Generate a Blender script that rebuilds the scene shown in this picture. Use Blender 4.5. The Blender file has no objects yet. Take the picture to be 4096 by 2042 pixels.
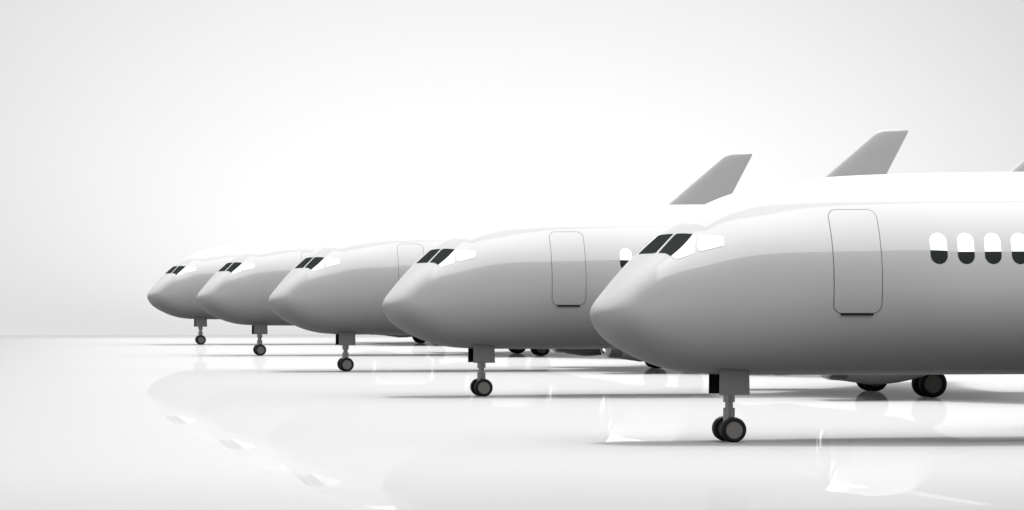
import bpy, bmesh, math, random
from mathutils import Vector

R = math.radians
scene = bpy.context.scene
COL = scene.collection

# ------------------------------------------------------------------ camera
cam_data = bpy.data.cameras.new("camera")
cam_data.sensor_width = 36.0
cam_data.lens = 131.84
cam_data.shift_y = 0.0298
cam_data.clip_start = 1.0
cam_data.clip_end = 3000.0
cam = bpy.data.objects.new("camera", cam_data)
COL.objects.link(cam)
cam.location = (-24.526, -107.05, 4.563)
cam.rotation_euler = (R(90), 0, -0.16716)
scene.camera = cam

# ------------------------------------------------------------------ exposure
scene.view_settings.view_transform = 'Standard'
scene.view_settings.look = 'None'
scene.view_settings.exposure = 0.0
scene.view_settings.gamma = 1.0
scene.cycles.max_bounces = 8
scene.cycles.use_denoising = True

# ------------------------------------------------------------------ studio light rig (two ceiling softboxes far overhead)
L_BOX = 12.4       # softbox radiance
L_SIDE = 5.6      # softbox to the left of the noses
L_DARK = 0.05     # dark studio behind the camera
world = bpy.data.worlds.new("World")
scene.world = world
world.use_nodes = True
nt = world.node_tree
nt.nodes.clear()


def N(t, **kw):
    n = nt.nodes.new(t)
    for k, v in kw.items():
        setattr(n, k, v)
    return n


def M(op, a, b=None, c=None, clamp=False):
    n = nt.nodes.new("ShaderNodeMath")
    n.operation = op
    n.use_clamp = clamp
    for i, v in enumerate((a, b, c)):
        if v is None:
            continue
        if isinstance(v, (int, float)):
            n.inputs[i].default_value = v
        else:
            nt.links.new(v, n.inputs[i])
    return n.outputs[0]


def step(val, lo, hi):
    """0 below lo, 1 above hi"""
    n = nt.nodes.new("ShaderNodeMapRange")
    n.interpolation_type = 'SMOOTHSTEP'
    n.inputs[1].default_value = lo
    n.inputs[2].default_value = hi
    nt.links.new(val, n.inputs[0])
    return n.outputs[0]


tc = N("ShaderNodeTexCoord")
sep = N("ShaderNodeSeparateXYZ")
nt.links.new(tc.outputs["Generated"], sep.inputs[0])
dx, dy, dz = sep.outputs
up = step(dz, 0.02, 0.03)
zz = M('MAXIMUM', dz, 0.02)
u = M('DIVIDE', dx, zz)          # position on a ceiling plane, along the fuselages
v = M('DIVIDE', dy, zz)          # position on a ceiling plane, along the row
right = M('SUBTRACT', 1.0, step(u, 7.0, 9.0))
edge_f = M('ADD', M('MINIMUM', M('MULTIPLY', M('MAXIMUM', M('SUBTRACT', -0.24, u), 0.0), 1.8), 0.14), -0.045)   # rear edge of the front box
edge_b = M('ADD', M('MULTIPLY', M('MAXIMUM', M('SUBTRACT', -0.25, u), 0.0), 2.6), 0.010)    # front edge of the rear box
front = M('MULTIPLY', step(M("ADD", v, M("MULTIPLY", u, 0.3)), -1.498, -1.486), step(M('SUBTRACT', edge_f, v), -0.005, 0.008))
front = M('MULTIPLY', front, step(u, -0.48, -0.44))
back = M('MULTIPLY', step(M('SUBTRACT', v, edge_b), -0.005, 0.008), M('SUBTRACT', 1.0, step(v, 2.2, 2.6)))
back = M('MULTIPLY', back, step(u, -0.39, -0.37))
boxes = M('ADD', front, back, clamp=True)
boxes = M('MULTIPLY', boxes, M('MULTIPLY', right, up))
low_back = M('MULTIPLY', step(v, 2.2, 2.6), up)
# large soft light standing to the left, in front of the noses
ndx = M('MAXIMUM', M('MULTIPLY', dx, -1.0), 0.02)
la = M('DIVIDE', dy, ndx)
le = M('DIVIDE', dz, ndx)
side = M('MULTIPLY', M('MULTIPLY', step(la, -3.2, -0.5), M('SUBTRACT', 1.0, step(la, 0.2, 0.9))),
         M('MULTIPLY', step(le, 0.03, 0.45), M('SUBTRACT', 1.0, step(le, 0.6, 1.4))))
boxes = M('ADD', boxes, M('MULTIPLY', side, L_SIDE / L_BOX))
rad = M('ADD', M('ADD', M('MULTIPLY', boxes, L_BOX), M('MULTIPLY', low_back, 0.95)), L_DARK)
bg = N("ShaderNodeBackground")
bg.inputs[1].default_value = 1.0
cmb = N("ShaderNodeCombineColor")
for i in range(3):
    nt.links.new(rad, cmb.inputs[i])
nt.links.new(cmb.outputs[0], bg.inputs[0])
out = N("ShaderNodeOutputWorld")
nt.links.new(bg.outputs[0], out.inputs[0])

# overhead grid softbox pooling light on the floor along the row of aircraft
def area_lamp(name, loc, rot, sx, sy, power, spread):
    d = bpy.data.lights.new(name, 'AREA')
    d.shape = 'RECTANGLE'
    d.size = sx
    d.size_y = sy
    d.energy = power
    d.spread = spread
    o = bpy.data.objects.new(name, d)
    COL.objects.link(o)
    o.location = loc
    o.rotation_euler = rot
    return o


area_lamp("overhead_softbox", (31.0, 121.0, 110.0), (R(-13), 0, R(-2.5)), 90.0, 240.0, 2.5e5, R(16))

# spot that throws the round glow on the backdrop
sd = bpy.data.lights.new("backdrop_spot", 'SPOT')
sd.energy = 1.8e6
sd.spot_size = R(92)
sd.spot_blend = 1.0
sd.shadow_soft_size = 4.0
so = bpy.data.objects.new("backdrop_spot", sd)
COL.objects.link(so)
so.location = (45.0, 212.0, 72.0)
tgt = Vector((45.0, 325.0, 27.0))
so.rotation_euler = (tgt - Vector(so.location)).to_track_quat('-Z', 'Y').to_euler()


# ------------------------------------------------------------------ materials
def mat(name, col, rough=0.5, metal=0.0, ior=1.45, spec=0.5, noise=0.0, nscale=3.0):
    m = bpy.data.materials.new(name)
    m.use_nodes = True
    t = m.node_tree
    b = t.nodes["Principled BSDF"]
    c = (col, col, col) if isinstance(col, (int, float)) else col
    b.inputs["Base Color"].default_value = (*c, 1)
    b.inputs["Roughness"].default_value = rough
    b.inputs["Metallic"].default_value = metal
    b.inputs["IOR"].default_value = ior
    b.inputs["Specular IOR Level"].default_value = spec
    if noise > 0:
        tcn = t.nodes.new("ShaderNodeTexCoord")
        nz = t.nodes.new("ShaderNodeTexNoise")
        nz.inputs["Scale"].default_value = nscale
        nz.inputs["Detail"].default_value = 4
        mr = t.nodes.new("ShaderNodeMapRange")
        mr.inputs[3].default_value = 1 - noise
        mr.inputs[4].default_value = 1 + noise
        mx = t.nodes.new("ShaderNodeVectorMath")
        mx.operation = 'SCALE'
        mx.inputs[0].default_value = c
        t.links.new(tcn.outputs["Object"], nz.inputs["Vector"])
        t.links.new(nz.outputs["Fac"], mr.inputs[0])
        t.links.new(mr.outputs[0], mx.inputs["Scale"])
        t.links.new(mx.outputs[0], b.inputs["Base Color"])
    return m




def gloss_paint(name, col, f0, f90, rough):
    """smooth lacquer: diffuse coat under a weak, grazing-angle sheen"""
    m = bpy.data.materials.new(name)
    m.use_nodes = True
    t = m.node_tree
    t.nodes.clear()
    o = t.nodes.new("ShaderNodeOutputMaterial")
    d = t.nodes.new("ShaderNodeBsdfDiffuse")
    g = t.nodes.new("ShaderNodeBsdfGlossy")
    g.inputs["Color"].default_value = (1, 1, 1, 1)
    g.inputs["Roughness"].default_value = rough
    tcn = t.nodes.new("ShaderNodeTexCoord")
    nz = t.nodes.new("ShaderNodeTexNoise")
    nz.inputs["Scale"].default_value = 0.4
    nz.inputs["Detail"].default_value = 4
    mr = t.nodes.new("ShaderNodeMapRange")
    mr.inputs[3].default_value = col * 0.985
    mr.inputs[4].default_value = col * 1.015
    t.links.new(tcn.outputs["Object"], nz.inputs["Vector"])
    t.links.new(nz.outputs["Fac"], mr.inputs[0])
    t.links.new(mr.outputs[0], d.inputs["Color"])
    lw = t.nodes.new("ShaderNodeLayerWeight")
    lw.inputs[0].default_value = 0.5
    pw = t.nodes.new("ShaderNodeMath")
    pw.operation = 'POWER'
    pw.inputs[1].default_value = 6.0
    t.links.new(lw.outputs["Facing"], pw.inputs[0])
    fr = t.nodes.new("ShaderNodeMapRange")
    fr.inputs[3].default_value = f0
    fr.inputs[4].default_value = f90
    t.links.new(pw.outputs[0], fr.inputs[0])
    ms = t.nodes.new("ShaderNodeMixShader")
    t.links.new(fr.outputs[0], ms.inputs[0])
    t.links.new(d.outputs[0], ms.inputs[1])
    t.links.new(g.outputs[0], ms.inputs[2])
    t.links.new(ms.outputs[0], o.inputs[0])
    return m


PAINT = gloss_paint("white_paint", 0.119, 0.0105, 0.12, 0.004)
FINPAINT = mat("fin_paint", 0.120, rough=0.4, spec=0.1, noise=0.01, nscale=0.4)
GLASS = mat("dark_glass", (0.006, 0.007, 0.007), rough=0.01, ior=2.0, spec=0.5)
SEAL = mat("door_seal_rubber", 0.015, rough=0.6, spec=0.2)
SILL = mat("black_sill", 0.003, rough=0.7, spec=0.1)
RUBBER = mat("tyre_rubber", 0.003, rough=0.5, spec=0.05, noise=0.1, nscale=8)
HUBM = mat("hub_grey", (0.041, 0.0396, 0.0381), rough=0.5, spec=0.06, noise=0.03, nscale=10)
STEEL = mat("strut_steel", (0.13, 0.127, 0.122), rough=0.3, metal=0.85, spec=0.2, noise=0.03, nscale=6)
PANEL = mat("gear_door_grey", 0.042, rough=0.15, spec=0.15, noise=0.02, nscale=2)
PANELB = mat("gear_door_inside", 0.004, rough=0.2, spec=0.1)
CHROME = mat("polished_lip", (0.25, 0.246, 0.238), rough=0.15, metal=1.0)
BRUSHED = mat("brushed_band", (0.09, 0.088, 0.084), rough=0.38, metal=0.6, spec=0.2)
FANM = mat("fan_titanium", (0.06, 0.06, 0.062), rough=0.4, metal=0.6)
NOZZLE = mat("nozzle_metal", (0.12, 0.115, 0.11), rough=0.35, metal=0.9)


def floor_mat(name, col, mix):
    m = bpy.data.materials.new(name)
    m.use_nodes = True
    t = m.node_tree
    t.nodes.clear()
    o = t.nodes.new("ShaderNodeOutputMaterial")
    d = t.nodes.new("ShaderNodeBsdfDiffuse")
    nz = t.nodes.new("ShaderNodeTexNoise")
    tcn = t.nodes.new("ShaderNodeTexCoord")
    nz.inputs["Scale"].default_value = 0.05
    mr = t.nodes.new("ShaderNodeMapRange")
    mr.inputs[3].default_value = col * 0.99
    mr.inputs[4].default_value = col * 1.01
    t.links.new(tcn.outputs["Object"], nz.inputs["Vector"])
    t.links.new(nz.outputs["Fac"], mr.inputs[0])
    t.links.new(mr.outputs[0], d.inputs["Color"])
    if mix:
        g = t.nodes.new("ShaderNodeBsdfGlossy")
        g.inputs["Color"].default_value = (1, 1, 1, 1)
        g.inputs["Roughness"].default_value = 0.0
        ms = t.nodes.new("ShaderNodeMixShader")
        lw = t.nodes.new("ShaderNodeLayerWeight")     # sheen only at grazing angles
        lw.inputs[0].default_value = 0.5
        pw = t.nodes.new("ShaderNodeMath")
        pw.operation = 'POWER'
        pw.inputs[1].default_value = 5.0
        t.links.new(lw.outputs["Facing"], pw.inputs[0])
        fr = t.nodes.new("ShaderNodeMapRange")
        fr.inputs[3].default_value = 0.006
        fr.inputs[4].default_value = mix
        t.links.new(pw.outputs[0], fr.inputs[0])
        t.links.new(fr.outputs[0], ms.inputs[0])
        t.links.new(d.outputs[0], ms.inputs[1])
        t.links.new(g.outputs[0], ms.inputs[2])
        t.links.new(ms.outputs[0], o.inputs[0])
    else:
        t.links.new(d.outputs[0], o.inputs[0])
    return m


FLOOR = floor_mat("glossy_white_floor", 0.0885, 0.15)
WALL = floor_mat("white_backdrop", 0.1015, 0.0)


# ------------------------------------------------------------------ mesh helpers
def obj_from(name, verts, faces, material, parent=None, smooth=True):
    me = bpy.data.meshes.new(name)
    me.from_pydata([tuple(p) for p in verts], [], faces)
    me.validate()
    me.materials.append(material)
    if smooth:
        for p in me.polygons:
            p.use_smooth = True
    o = bpy.data.objects.new(name, me)
    COL.objects.link(o)
    if parent:
        o.parent = parent
    return o


def fix_normals(o):
    bm = bmesh.new()
    bm.from_mesh(o.data)
    bmesh.ops.remove_doubles(bm, verts=bm.verts, dist=1e-5)
    bmesh.ops.recalc_face_normals(bm, faces=bm.faces)
    bm.to_mesh(o.data)
    bm.free()


def sharp(o, deg=35):
    o.data.set_sharp_from_angle(angle=R(deg))


def lathe(name, prof, origin, axis, material, parent=None, seg=64, deg=35, closed=False):
    """prof: (distance along axis, radius). axis 'x','y','z'"""
    verts, faces = [], []
    n = len(prof)
    for (a, r) in prof:
        for k in range(seg):
            t = 2 * math.pi * k / seg
            c, s = r * math.cos(t), r * math.sin(t)
            p = {'x': (a, c, s), 'y': (c, a, s), 'z': (c, s, a)}[axis]
            verts.append((origin[0] + p[0], origin[1] + p[1], origin[2] + p[2]))
    for i in range(n - 1 if not closed else n):
        j = (i + 1) % n
        for k in range(seg):
            k2 = (k + 1) % seg
            faces.append((i * seg + k, i * seg + k2, j * seg + k2, j * seg + k))
    if not closed:
        if prof[0][1] > 1e-4:
            faces.append(tuple(range(seg)))
        if prof[-1][1] > 1e-4:
            faces.append(tuple((n - 1) * seg + k for k in range(seg)))
    o = obj_from(name, verts, faces, material, parent)
    fix_normals(o)
    sharp(o, deg)
    return o


def box(name, lo, hi, material, parent=None, bevel=0.0, shear=None):
    bm = bmesh.new()
    vs = [bm.verts.new((x, y, z)) for x in (lo[0], hi[0]) for y in (lo[1], hi[1]) for z in (lo[2], hi[2])]
    for f in ((0, 1, 3, 2), (4, 6, 7, 5), (0, 4, 5, 1), (2, 3, 7, 6), (0, 2, 6, 4), (1, 5, 7, 3)):
        bm.faces.new([vs[i] for i in f])
    if shear:
        for vv in bm.verts:
            shear(vv)
    bmesh.ops.recalc_face_normals(bm, faces=bm.faces)
    if bevel:
        bmesh.ops.bevel(bm, geom=list(bm.edges), offset=bevel, segments=2, affect='EDGES', profile=0.5)
    me = bpy.data.meshes.new(name)
    bm.to_mesh(me)
    bm.free()
    me.materials.append(material)
    o = bpy.data.objects.new(name, me)
    COL.objects.link(o)
    if parent:
        o.parent = parent
    return o


# ------------------------------------------------------------------ setting
def floor_and_backdrop():
    # floor: one sheet; backdrop: the sweep that curves up behind the row
    x0, x1, y0, y1 = -700.0, 900.0, -320.0, 240.0
    f = obj_from("floor", [(x0, y0, 0), (x1, y0, 0), (x1, y1, 0), (x0, y1, 0)], [(0, 1, 2, 3)], FLOOR, smooth=False)
    f['kind'] = 'structure'
    prof = []          # a long shallow sweep, steeper towards the top
    for k in range(41):
        d = 140.0 * k / 40
        prof.append((y1 + d, 105.0 * (d / 130.0) ** 2.3))
    verts, faces = [], []
    for (y, z) in prof:
        verts += [(x0, y, z), (x1, y, z)]
    for i in range(len(prof) - 1):
        faces.append((2 * i, 2 * i + 1, 2 * i + 3, 2 * i + 2))
    b = obj_from("backdrop", verts, faces, WALL)
    b['kind'] = 'structure'


floor_and_backdrop()


# ------------------------------------------------------------------ fuselage surface
def spline(xs, ys):
    """C2 cubic through the points: natural at the start, level at the end, constant beyond"""
    n = len(xs)
    h = [xs[i + 1] - xs[i] for i in range(n - 1)]
    a, b, c, d = [0.0] * n, [1.0] * n, [0.0] * n, [0.0] * n
    for i in range(1, n - 1):
        a[i], b[i], c[i] = h[i - 1], 2 * (h[i - 1] + h[i]), h[i]
        d[i] = 6 * ((ys[i + 1] - ys[i]) / h[i] - (ys[i] - ys[i - 1]) / h[i - 1])
    a[-1], b[-1] = h[-1], 2 * h[-1]
    d[-1] = 6 * (0 - (ys[-1] - ys[-2]) / h[-1])
    for i in range(1, n):
        w = a[i] / b[i - 1]
        b[i] -= w * c[i - 1]
        d[i] -= w * d[i - 1]
    m = [0.0] * n
    m[-1] = d[-1] / b[-1]
    for i in range(n - 2, -1, -1):
        m[i] = (d[i] - c[i] * m[i + 1]) / b[i]

    def f(x):
        if x <= xs[0]:
            return ys[0]
        if x >= xs[-1]:
            return ys[-1]
        i = 0
        while x > xs[i + 1]:
            i += 1
        t, u = x - xs[i], xs[i + 1] - x
        return ((m[i] * u ** 3 + m[i + 1] * t ** 3) / (6 * h[i])
                + (ys[i] / h[i] - m[i] * h[i] / 6) * u + (ys[i + 1] / h[i] - m[i + 1] * h[i] / 6) * t)
    return f


def pchip(xs, ys):
    n = len(xs)
    h = [xs[i + 1] - xs[i] for i in range(n - 1)]
    d = [(ys[i + 1] - ys[i]) / h[i] for i in range(n - 1)]
    m = [0.0] * n
    m[0], m[-1] = d[0], d[-1]
    for i in range(1, n - 1):
        if d[i - 1] * d[i] > 0:
            w1, w2 = 2 * h[i] + h[i - 1], h[i] + 2 * h[i - 1]
            m[i] = (w1 + w2) / (w1 / d[i - 1] + w2 / d[i])

    def f(x):
        if x <= xs[0]:
            return ys[0]
        if x >= xs[-1]:
            return ys[-1]
        i = 0
        while x > xs[i + 1]:
            i += 1
        t = (x - xs[i]) / h[i]
        return ((2 * t ** 3 - 3 * t ** 2 + 1) * ys[i] + (t ** 3 - 2 * t ** 2 + t) * h[i] * m[i]
                + (-2 * t ** 3 + 3 * t ** 2) * ys[i + 1] + (t ** 3 - t ** 2) * h[i] * m[i + 1])
    return f


X0 = -4.14          # nose tip
X1 = 44.2           # tail end
ZN = 3.69           # nose tip height


def sq(x):
    return math.sqrt(max(0.0, x - X0))


# knots along the nose in sqrt(distance from the tip)
QT = [0, 0.25, 0.55, 0.9, 1.25, 1.6, 2.0, 2.5, 3.0, 3.5, 4.2]
_nose_top = spline(QT, [3.69, 3.9585, 4.2973, 4.9116, 5.6942, 6.4718, 7.1823, 7.6654, 7.8466, 7.9238, 7.9507])
_nose_bot = spline(QT, [3.69, 3.4893, 3.1172, 2.7327, 2.3595, 2.0681, 1.9589, 1.9425, 1.9359, 1.9344, 1.9325])
_nose_w = spline([0, 0.45, 0.9, 1.3, 1.7, 2.1, 2.6, 3.2], [0, 0.8022, 1.4342, 1.6217, 1.7876, 2.0283, 2.4911, 3.0521])      # half width
_nose_z = spline([0, 0.9, 1.4, 1.8, 2.2, 2.7], [3.69, 3.886, 4.0934, 4.3365, 4.4254, 4.6114])      # height of the widest point
_fa = spline([0, 0.9, 1.3, 1.7, 2.1, 2.6, 3.2], [0, 0.05, 0.0293, 0.048, 0.0568, 0.0507, 0.0])         # flattening of the shoulder
_fbb = spline([0, 0.9, 1.3, 1.7, 2.1, 2.6, 3.2], [0, -0.07, -0.1325, -0.045, -0.056, -0.0233, 0.0])        # and its skew
_tail_top = pchip([24, 34, 40, 44.2], [7.951, 7.85, 7.55, 7.1])
_tail_bot = pchip([24, 28, 33, 38, 42, 44.2], [1.933, 2.25, 3.6, 5.1, 6.1, 6.6])
_tail_w = pchip([24, 28, 33, 38, 42, 44.2], [3.052, 2.9, 2.3, 1.4, 0.6, 0.25])
_tail_z = pchip([24, 33, 44.2], [4.611, 5.7, 6.85])


def section(x):
    if x > 24:
        return _tail_top(x), _tail_bot(x), _tail_z(x), _tail_w(x)
    q = sq(x)
    return _nose_top(q), _nose_bot(q), _nose_z(q), _nose_w(q)


def surf(x, t):
    """t: angle; 0 = side facing -Y (camera side), +90deg = top, 180 = far side"""
    zt, zb, zm, w = section(x)
    zm = min(max(zm, zb), zt)
    c, s = math.cos(t), math.sin(t)
    q = sq(x)
    k = 1 - (2 * s * c) ** 2 * (_fa(q) + _fbb(q) * (c * c - s * s)) if s > 0 else 1.0
    return Vector((x, -w * c * k, zm + (zt - zm) * s * k if s >= 0 else zm + (zm - zb) * s))


def surf_n(x, t):
    e = 1e-3
    a = surf(x + e, t) - surf(max(X0, x - e), t)
    b = surf(x, t + e) - surf(x, t - e)
    n = b.cross(a)
    if n.length < 1e-12:
        return Vector((-1, 0, 0))
    n.normalize()
    p = surf(x, t)
    zt, zb, zm, w = section(x)
    if n.dot(p - Vector((x + 2.0, 0, zm))) < 0:
        n = -n
    return n


def build_fuselage(parent):
    xs = [X0 + 0.0004]
    n = 170
    for i in range(1, n + 1):
        xs.append(X0 + 13.0 * (i / n) ** 2)
    k = 90
    for i in range(1, k + 1):
        xs.append(X0 + 13.0 + (X1 - X0 - 13.0) * i / k)
    seg = 128
    verts = [(X0, 0, ZN)]
    faces = []
    for x in xs:
        for j in range(seg):
            verts.append(tuple(surf(x, 2 * math.pi * j / seg)))
    for j in range(seg):
        faces.append((0, 1 + j, 1 + (j + 1) % seg))
    for i in range(len(xs) - 1):
        a, b = 1 + i * seg, 1 + (i + 1) * seg
        for j in range(seg):
            j2 = (j + 1) % seg
            faces.append((a + j, b + j, b + j2, a + j2))
    last = 1 + (len(xs) - 1) * seg
    faces.append(tuple(last + j for j in range(seg)))
    o = obj_from("fuselage", verts, faces, PAINT, parent)
    nrm = [Vector((-1, 0, 0))] + [surf_n(x, 2 * math.pi * j / seg) for x in xs for j in range(seg)]
    o.data.normals_split_custom_set_from_vertices([tuple(v) for v in nrm])
    return o


def t_of_z(x, z):
    lo, hi = -math.pi / 2, math.pi / 2
    for _ in range(40):
        m = 0.5 * (lo + hi)
        if surf(x, m)[2] < z:
            lo = m
        else:
            hi = m
    return 0.5 * (lo + hi)


def patch(name, outline, material, parent, off=0.006, rings=8, side=1, skirt=0.03, hole=None):
    """outline: list of (x, t) on the camera side; side=-1 mirrors to the far side.
    hole: scale factor outline list -> builds a ring only"""
    def pt(x, t, o):
        p = surf(x, t) + surf_n(x, t) * o
        if side < 0:
            p.y = -p.y
        return p
    verts, faces, nrm = [], [], []
    n = len(outline)

    def add(pts):
        for x, t, o in pts:
            verts.append(pt(x, t, o))
            q = surf_n(x, t)
            nrm.append((q.x, q.y * side, q.z))

    def bridge(i, j):
        for k in range(n):
            k2 = (k + 1) % n
            f = (i * n + k, i * n + k2, j * n + k2, j * n + k)
            faces.append(f if side > 0 else f[::-1])
    # wind the outline so that the faces look outward
    area = sum(outline[k][0] * outline[(k + 1) % n][1] - outline[(k + 1) % n][0] * outline[k][1] for k in range(n))
    if area < 0:
        outline = outline[::-1]
        if hole:
            hole = hole[::-1]
    if hole is None:
        cx = sum(p[0] for p in outline) / n
        ct = sum(p[1] for p in outline) / n
        loops = [[(x, t, -skirt) for x, t in outline], [(x, t, off) for x, t in outline], [(x, t, off) for x, t in outline]]
        for r in range(1, rings):
            f = 1 - r / rings
            loops.append([(cx + (x - cx) * f, ct + (t - ct) * f, off) for x, t in outline])
        for lp in loops:
            add(lp)
        add([(cx, ct, off)])
        bridge(0, 1)
        for i in range(2, len(loops) - 1):
            bridge(i, i + 1)
        b = (len(loops) - 1) * n
        for k in range(n):
            f = (b + k, b + (k + 1) % n, len(verts) - 1)
            faces.append(f if side > 0 else f[::-1])
    else:
        loops = [[(x, t, -skirt) for x, t in outline], [(x, t, off) for x, t in outline],
                 [(x, t, off) for x, t in hole], [(x, t, -skirt) for x, t in hole]]
        for lp in loops:
            add(lp)
        for i in range(3):
            bridge(i, i + 1)
    o = obj_from(name, verts, faces, material, parent)
    o.data.normals_split_custom_set_from_vertices(nrm)
    return o


def round_rect(x0, x1, z0, z1, r, n=10, sub=26):
    """rounded rectangle in (x, z), with subdivided sides"""
    pts = []
    cs = [(x1 - r, z1 - r, 0), (x0 + r, z1 - r, 90), (x0 + r, z0 + r, 180), (x1 - r, z0 + r, 270)]
    for i, (cx, cz, a0) in enumerate(cs):
        arc = [(cx + r * math.cos(R(a0 + 90 * k / n)), cz + r * math.sin(R(a0 + 90 * k / n))) for k in range(n + 1)]
        pts += arc
        nx = cs[(i + 1) % 4]
        ex = (nx[0] + r * math.cos(R(nx[2])), nx[1] + r * math.sin(R(nx[2])))
        lx = arc[-1]
        for k in range(1, sub):
            f = k / sub
            pts.append((lx[0] + (ex[0] - lx[0]) * f, lx[1] + (ex[1] - lx[1]) * f))
    out = []
    for p in pts:
        if not out or (abs(p[0] - out[-1][0]) + abs(p[1] - out[-1][1])) > 1e-5:
            out.append(p)
    if abs(out[0][0] - out[-1][0]) + abs(out[0][1] - out[-1][1]) < 1e-5:
        out.pop()
    return out


def to_xt(pts):
    return [(x, t_of_z(x, z)) for x, z in pts]


def resample(pts, n):
    """closed polyline -> smooth (Catmull-Rom light) resample"""
    m = len(pts)
    res = []
    per = max(2, n // m)
    for i in range(m):
        a, b = pts[i], pts[(i + 1) % m]
        for k in range(per):
            f = k / per
            res.append((a[0] + (b[0] - a[0]) * f, a[1] + (b[1] - a[1]) * f))
    return res


#PANES_BEGIN
PANES = [
    ('windscreen', [(-1.8118, 1.1841), (-1.9934, 1.3046), (-2.0966, 1.3856), (-2.1642, 1.4423), (-2.2188, 1.4513), (-2.3082, 1.4422), (-2.5262, 1.4357), (-2.7505, 1.4312), (-2.7609, 1.416), (-2.7539, 1.387), (-2.5807, 1.1988), (-2.4191, 1.0575), (-2.3882, 1.0408), (-2.3327, 1.0366), (-2.127, 1.0894), (-1.9726, 1.1343), (-1.8242, 1.1759)]),
    ('side_windscreen', [(-1.7069, 1.1209), (-1.5724, 1.0486), (-1.4131, 0.9647), (-1.263, 0.8981), (-1.2375, 0.8789), (-1.2321, 0.8635), (-1.2446, 0.8449), (-1.3021, 0.7722), (-1.3364, 0.715), (-1.355, 0.6566), (-1.358, 0.6065), (-1.3664, 0.5895), (-1.3939, 0.5752), (-1.4595, 0.5665), (-1.6355, 0.5699), (-1.8035, 0.5779), (-1.8581, 0.5866), (-1.9117, 0.5993), (-1.9669, 0.6328), (-2.0171, 0.6832), (-2.0711, 0.7419), (-2.1241, 0.8024), (-2.1681, 0.8451), (-2.2363, 0.9017), (-2.2956, 0.9508), (-2.3031, 0.9693), (-2.2894, 0.9832), (-2.143, 1.0316), (-1.9877, 1.081), (-1.8328, 1.127), (-1.7735, 1.1358)]),
    ('cockpit_side_window', [(-1.1744, 0.8336), (-1.1514, 0.8447), (-1.1237, 0.8426), (-0.9422, 0.7875), (-0.7466, 0.7341), (-0.5756, 0.6945), (-0.5381, 0.6788), (-0.5161, 0.6582), (-0.5085, 0.6357), (-0.5183, 0.6001), (-0.5266, 0.569), (-0.5412, 0.5555), (-0.5708, 0.5487), (-0.7549, 0.5485), (-0.9358, 0.5515), (-1.1579, 0.5606), (-1.2121, 0.5691), (-1.2524, 0.5886), (-1.2718, 0.6127), (-1.2778, 0.6388), (-1.2697, 0.6801), (-1.2429, 0.7368), (-1.2057, 0.7933)]),
]
#PANES_END


# ------------------------------------------------------------------ wings and tail surfaces
def airfoil(n=14):
    """unit chord closed profile: (x, +/-y) with thickness 1"""
    up = []
    for i in range(n + 1):
        x = 0.5 * (1 - math.cos(math.pi * i / n))
        y = 5 * (0.2969 * math.sqrt(x) - 0.126 * x - 0.3516 * x * x + 0.2843 * x ** 3 - 0.1036 * x ** 4)
        up.append((x, y))
    lo = [(x, -y) for x, y in up[1:-1]][::-1]
    return up + lo


def loft(name, stations, mode, material, parent):
    """stations: (le_x, te_x, span, height, thickness). mode 'fin' spans z, 'wing' spans y"""
    prof = airfoil()
    n = len(prof)
    verts, faces = [], []
    for (le, te, sp, hh, th) in stations:
        for (px, py) in prof:
            x = le + (te - le) * px
            verts.append((x, py * th, sp) if mode == 'fin' else (x, sp, hh + py * th))
    for i in range(len(stations) - 1):
        for k in range(n):
            k2 = (k + 1) % n
            faces.append((i * n + k, i * n + k2, (i + 1) * n + k2, (i + 1) * n + k))
    faces.append(tuple(range(n)))
    faces.append(tuple((len(stations) - 1) * n + k for k in range(n)))
    o = obj_from(name, verts, faces, material, parent)
    fix_normals(o)
    sharp(o, 60)
    return o


def make_wing(side, parent):
    s = -side   # side=1 -> camera side (-Y)
    st = []
    for f, le, te, z, th in ((0.0, 11.4, 22.8, 2.75, 1.25), (2.2, 12.3, 22.8, 2.9, 1.15), (7.0, 15.2, 23.0, 3.45, 0.8),
                             (13.0, 18.8, 24.0, 4.05, 0.5), (18.5, 22.1, 25.5, 4.7, 0.3), (19.6, 23.2, 25.8, 4.85, 0.22), (20.2, 24.2, 26.0, 4.92, 0.12)):
        st.append((le, te, s * f, z, th))
    return loft("wing", st, 'wing', PAINT, parent)


def make_stabilizer(side, parent):
    s = -side
    st = [(36.6, 41.2, 0.0, 6.5, 0.5), (37.6, 41.4, s * 1.4, 6.6, 0.42), (40.2, 42.6, s * 6.4, 7.0, 0.22), (40.9, 42.7, s * 6.8, 7.03, 0.1)]
    return loft("tailplane", st, 'wing', PAINT, parent)


def make_fin(parent):
    # leading edge from the roof up to the rounded tip; trailing edge straight
    def le(z):
        return 37.858 + (z - 11.805) * (41.40 - 37.858) / (14.768 - 11.805)

    def te(z):
        return 42.193 + (z - 12.043) * (43.70 - 42.193) / (14.884 - 12.043)
    st = []
    for z in (6.9, 8.0, 9.5, 11.0, 12.5, 13.6, 14.3):
        st.append((le(z), te(z), z, 0, 0.6 - 0.045 * (z - 7)))
    for z, dxl, dxt, th in ((14.6, 0.0, 0, 0.22), (14.77, 0.01, 0, 0.2), (14.87, 0.09, -0.004, 0.17), (14.93, 0.19, -0.02, 0.14),
                            (14.975, 0.28, -0.055, 0.10), (15.0, 0.37, -0.10, 0.06), (15.008, 0.44, -0.15, 0.03)):
        st.append((le(z) + dxl, te(z) + dxt, z, 0, th))
    return loft("tail_fin", st, 'fin', FINPAINT, parent)


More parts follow.
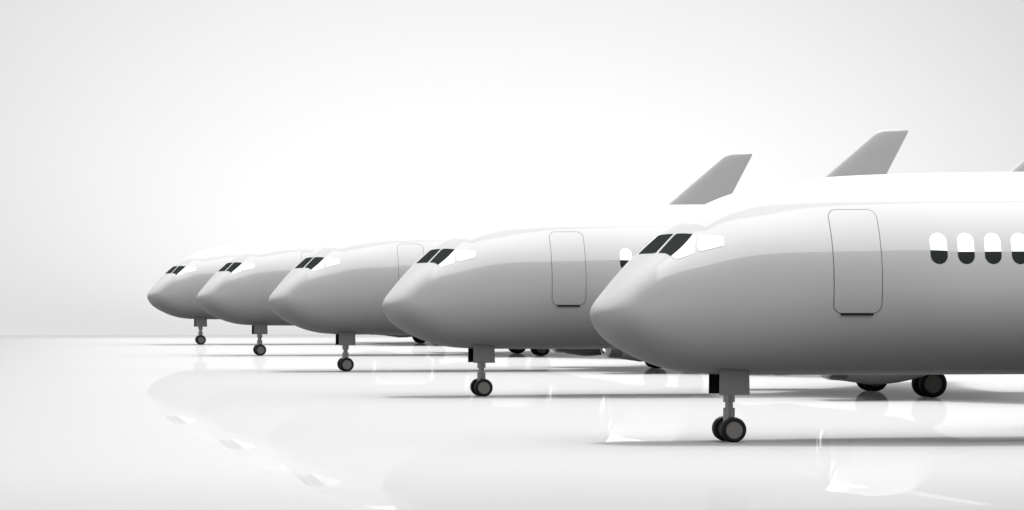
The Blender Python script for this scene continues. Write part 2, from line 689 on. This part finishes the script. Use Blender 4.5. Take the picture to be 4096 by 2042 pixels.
def make_engine(side, parent):
    s = -side
    o = (0.0, s * 7.8, 2.225)
    xi = 12.45
    nac = lathe("engine_nacelle", [(xi + 0.84, 1.10), (xi + 0.84, 1.455), (xi + 1.3, 1.52), (xi + 1.9, 1.61), (xi + 2.5, 1.60), (xi + 3.1, 1.53), (xi + 3.6, 1.43),
                                   (xi + 4.0, 1.33), (xi + 4.25, 1.24), (xi + 4.4, 1.12), (xi + 4.42, 1.02), (xi + 3.6, 1.02), (xi + 2.0, 1.08)], o, 'x', PAINT, parent, seg=72, deg=50, closed=True)
    lathe("intake_band", [(xi + 0.22, 1.30), (xi + 0.22, 1.40), (xi + 0.45, 1.43), (xi + 0.838, 1.453), (xi + 0.838, 1.30)], o, 'x', BRUSHED, nac, seg=72, deg=30, closed=True)
    lip = [(xi + 0.218, 1.398), (xi + 0.08, 1.355), (xi + 0.015, 1.30), (xi, 1.25), (xi + 0.02, 1.17),
           (xi + 0.09, 1.12), (xi + 0.218, 1.085), (xi + 0.45, 1.07), (xi + 0.835, 1.075), (xi + 0.835, 1.095), (xi + 0.45, 1.20), (xi + 0.218, 1.29)]
    lathe("intake_lip", lip, o, 'x', CHROME, nac, seg=72, deg=80, closed=True)
    # fan disc with blades and spinner
    verts, faces = [], []
    nb = 20
    for b in range(nb):
        a0 = 2 * math.pi * b / nb
        base = len(verts)
        for i in range(6):
            f = i / 5
            r = 0.28 + f * 0.785
            tw = 0.16 + 0.1 * f
            for sgn in (-1, 1):
                a = a0 + sgn * 0.15 + 0.12 * f
                verts.append((xi + 1.15 + sgn * tw * 0.5, o[1] + r * math.cos(a), o[2] + r * math.sin(a)))
        for i in range(5):
            k = base + 2 * i
            faces.append((k, k + 1, k + 3, k + 2))
    fan = obj_from("engine_fan", verts, faces, FANM, nac)
    md = fan.modifiers.new("thickness", 'SOLIDIFY')
    md.thickness = 0.02
    lathe("spinner", [(xi + 0.72, 0.0), (xi + 0.76, 0.07), (xi + 0.86, 0.16), (xi + 1.0, 0.24), (xi + 1.2, 0.30), (xi + 1.45, 0.30)], o, 'x', FANM, nac, seg=32)
    lathe("exhaust_nozzle", [(xi + 2.0, 0.70), (xi + 3.6, 0.72), (xi + 4.3, 0.68), (xi + 4.9, 0.56), (xi + 5.05, 0.5), (xi + 5.0, 0.42), (xi + 5.5, 0.22), (xi + 5.8, 0.06), (xi + 5.85, 0.0)], o, 'x', NOZZLE, nac, seg=48, deg=40)
    # pylon
    py = o[1]
    bm = bmesh.new()
    pr = [(xi + 1.5, 3.4), (xi + 2.3, 3.78), (xi + 4.2, 4.05), (xi + 7.2, 3.75), (xi + 7.2, 3.4), (xi + 4.9, 2.55), (xi + 4.0, 2.9)]
    a = [bm.verts.new((x, py - (0.05 if i in (0, 3, 4) else 0.2), z)) for i, (x, z) in enumerate(pr)]
    b = [bm.verts.new((x, py + (0.05 if i in (0, 3, 4) else 0.2), z)) for i, (x, z) in enumerate(pr)]
    bm.faces.new(a)
    bm.faces.new(b[::-1])
    for i in range(len(pr)):
        j = (i + 1) % len(pr)
        bm.faces.new((a[j], a[i], b[i], b[j]))
    bmesh.ops.recalc_face_normals(bm, faces=bm.faces)
    bmesh.ops.bevel(bm, geom=list(bm.edges), offset=0.04, segments=2, affect='EDGES')
    me = bpy.data.meshes.new("engine_pylon")
    bm.to_mesh(me)
    bm.free()
    me.materials.append(PAINT)
    p = bpy.data.objects.new("engine_pylon", me)
    COL.objects.link(p)
    p.parent = parent
    return nac


def make_wheel(x, y, r, width, rh, parent):
    """wheel part: rim disc, tyre as sub-part"""
    h = width / 2
    hub = lathe("wheel", [(-h * 0.80, 0.0), (-h * 0.80, rh * 0.93), (-h * 0.86, rh * 0.96), (-h * 0.86, rh * 0.99), (-h * 0.6, rh), (h * 0.6, rh),
                          (h * 0.86, rh * 0.99), (h * 0.86, rh * 0.96), (h * 0.80, rh * 0.93), (h * 0.80, 0.0)], (x, y, r), 'y', HUBM, parent, seg=64, deg=30)
    prof = [(-h * 0.80, rh * 0.985), (-h * 0.97, rh * 1.06), (-h, rh * 1.14), (-h * 0.99, r * 0.86), (-h * 0.93, r * 0.92), (-h * 0.90, r * 0.925), (-h * 0.82, r * 0.965), (-h * 0.66, r * 0.992), (-h * 0.4, r),
            (-h * 0.34, r), (-h * 0.31, r * 0.98), (-h * 0.27, r * 0.98), (-h * 0.24, r), (h * 0.24, r), (h * 0.27, r * 0.98), (h * 0.31, r * 0.98), (h * 0.34, r),
            (h * 0.4, r), (h * 0.66, r * 0.992), (h * 0.82, r * 0.965), (h * 0.90, r * 0.925), (h * 0.93, r * 0.92), (h * 0.99, r * 0.86), (h, rh * 1.14), (h * 0.97, rh * 1.06), (h * 0.80, rh * 0.985)]
    lathe("tyre", prof, (x, y, r), 'y', RUBBER, hub, seg=72, deg=40, closed=True)
    return hub


def make_nose_gear(parent):
    gx = -0.028
    st = lathe("nose_gear_strut", [(1.16, 0.173), (2.3, 0.173)], (gx, 0, 0), 'z', STEEL, parent, seg=48)
    lathe("shock_piston", [(0.99, 0.118), (1.162, 0.118)], (gx, 0, 0), 'z', STEEL, st, seg=48)
    lathe("axle_collar", [(0.46, 0.173), (0.992, 0.173)], (gx, 0, 0), 'z', STEEL, st, seg=48)
    lathe("axle", [(-0.45, 0.11), (0.45, 0.11)], (gx, 0, 0.368), 'y', STEEL, st, seg=32)
    box("axle_fork", (gx - 0.1, -0.15, 0.34), (gx + 0.1, 0.15, 0.47), STEEL, st, bevel=0.02)
    for s in (-1, 1):
        make_wheel(gx, s * 0.54, 0.368, 0.40, 0.253, parent)
    for s, m in ((-1, PANEL), (1, PANELB)):
        def sh(v, s=s):
            if v.co.z > 2:
                v.co.x += 0.012 if v.co.x < 0 else -0.02
        box("gear_door", (-0.475, s * 0.72 - 0.025, 1.385), (0.42, s * 0.72 + 0.025, 2.28), m, parent, bevel=0.008, shear=sh)


def make_main_gear(side, parent):
    s = -side
    gx = 17.78
    st = lathe("main_gear_strut", [(0.5, 0.19), (1.35, 0.19), (1.35, 0.25), (3.2, 0.25)], (gx, s * 4.5, 0), 'z', STEEL, parent, seg=40)
    lathe("axle", [(-0.5, 0.12), (0.5, 0.12)], (gx, s * 4.5, 0.57), 'y', STEEL, st, seg=32)
    for q in (-1, 1):
        make_wheel(gx, s * 4.5 + q * 0.5, 0.57, 0.44, 0.375, parent)


def make_airliner(first):
    root = bpy.data.objects.new("airliner", None)
    COL.objects.link(root)
    root['category'] = 'airplane'
    root['group'] = 'white airliners parked side by side in a row'
    build_fuselage(root)
    # cockpit windows, both sides
    for name, pane in PANES:
        for side in (1, -1):
            patch(name, pane, GLASS, root, off=0.009, rings=14, side=side, skirt=0.0)
    # passenger doors
    rr = round_rect(2.49, 3.855, 3.755, 6.77, 0.26)
    g = 0.021
    rin = round_rect(2.49 + g, 3.855 - g, 3.755 + g, 6.77 - g, 0.26 - g)
    for side in (1, -1):
        d = patch("cabin_door", to_xt(rin), PAINT, root, off=0.006, rings=24, side=side)
        patch("door_seal", to_xt(rr), SEAL, d, off=0.005, side=side, hole=to_xt(rin))
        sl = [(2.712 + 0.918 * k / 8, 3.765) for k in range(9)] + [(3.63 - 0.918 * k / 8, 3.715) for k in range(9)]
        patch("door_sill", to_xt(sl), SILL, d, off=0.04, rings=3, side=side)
    # passenger windows: one mesh per side, copied along the cabin
    w = 0.247
    zl, zh = 5.18, 6.08
    ov = []
    for k in range(25):
        a = math.pi * k / 24
        ov.append((w * math.cos(a), zh - w + w * math.sin(a)))
    ov += [(-w, zh - w - (zh - zl - 2 * w) * k / 8) for k in range(1, 8)]
    for k in range(25):
        a = math.pi + math.pi * k / 24
        ov.append((w * math.cos(a), zl + w + w * math.sin(a)))
    ov += [(w, zl + w + (zh - zl - 2 * w) * k / 8) for k in range(1, 8)]
    for side in (1, -1):
        base = patch("passenger_window", to_xt([(8.0 + x, z) for x, z in ov]), GLASS, root, off=0.005, rings=6, side=side, skirt=0.0)
        for k in range(24):
            x = 5.482 + 0.801 * k
            if x < 8.0:      # still on the taper of the nose: cut to the local skin
                patch("passenger_window", to_xt([(x + a, z) for a, z in ov]), GLASS, root, off=0.005, rings=6, side=side, skirt=0.0)
                continue
            if base.location.x == 0 and not base.get("used"):
                o = base
                base["used"] = True
            else:
                o = base.copy()
                COL.objects.link(o)
                o.parent = root
            o.location.x = x - 8.0
        if "used" in base:
            for q in root.children:
                if "used" in q:
                    del q["used"]
    make_fin(root)
    for side in (1, -1):
        make_wing(side, root)
        make_stabilizer(side, root)
        make_engine(side, root)
        make_main_gear(side, root)
    make_nose_gear(root)
    return root


def copy_tree(o, parent=None):
    c = o.copy()
    COL.objects.link(c)
    c.parent = parent
    for ch in [q for q in o.children]:
        copy_tree(ch, c)
    return c


LABELS = ["nearest and largest white airliner, with several oval windows in view behind its door",
          "second white airliner from the right, with one oval window showing beside its door",
          "middle white airliner of the row of five, its door partly behind the next nose",
          "second white airliner from the left, only the top corner of its door showing",
          "farthest and smallest white airliner, leftmost of the five noses"]
SPACING = 45.723
plane = make_airliner(True)
plane['label'] = LABELS[0]
for i in range(1, 5):
    c = copy_tree(plane)
    c.location = (0, SPACING * i, 0)
    c['label'] = LABELS[i]
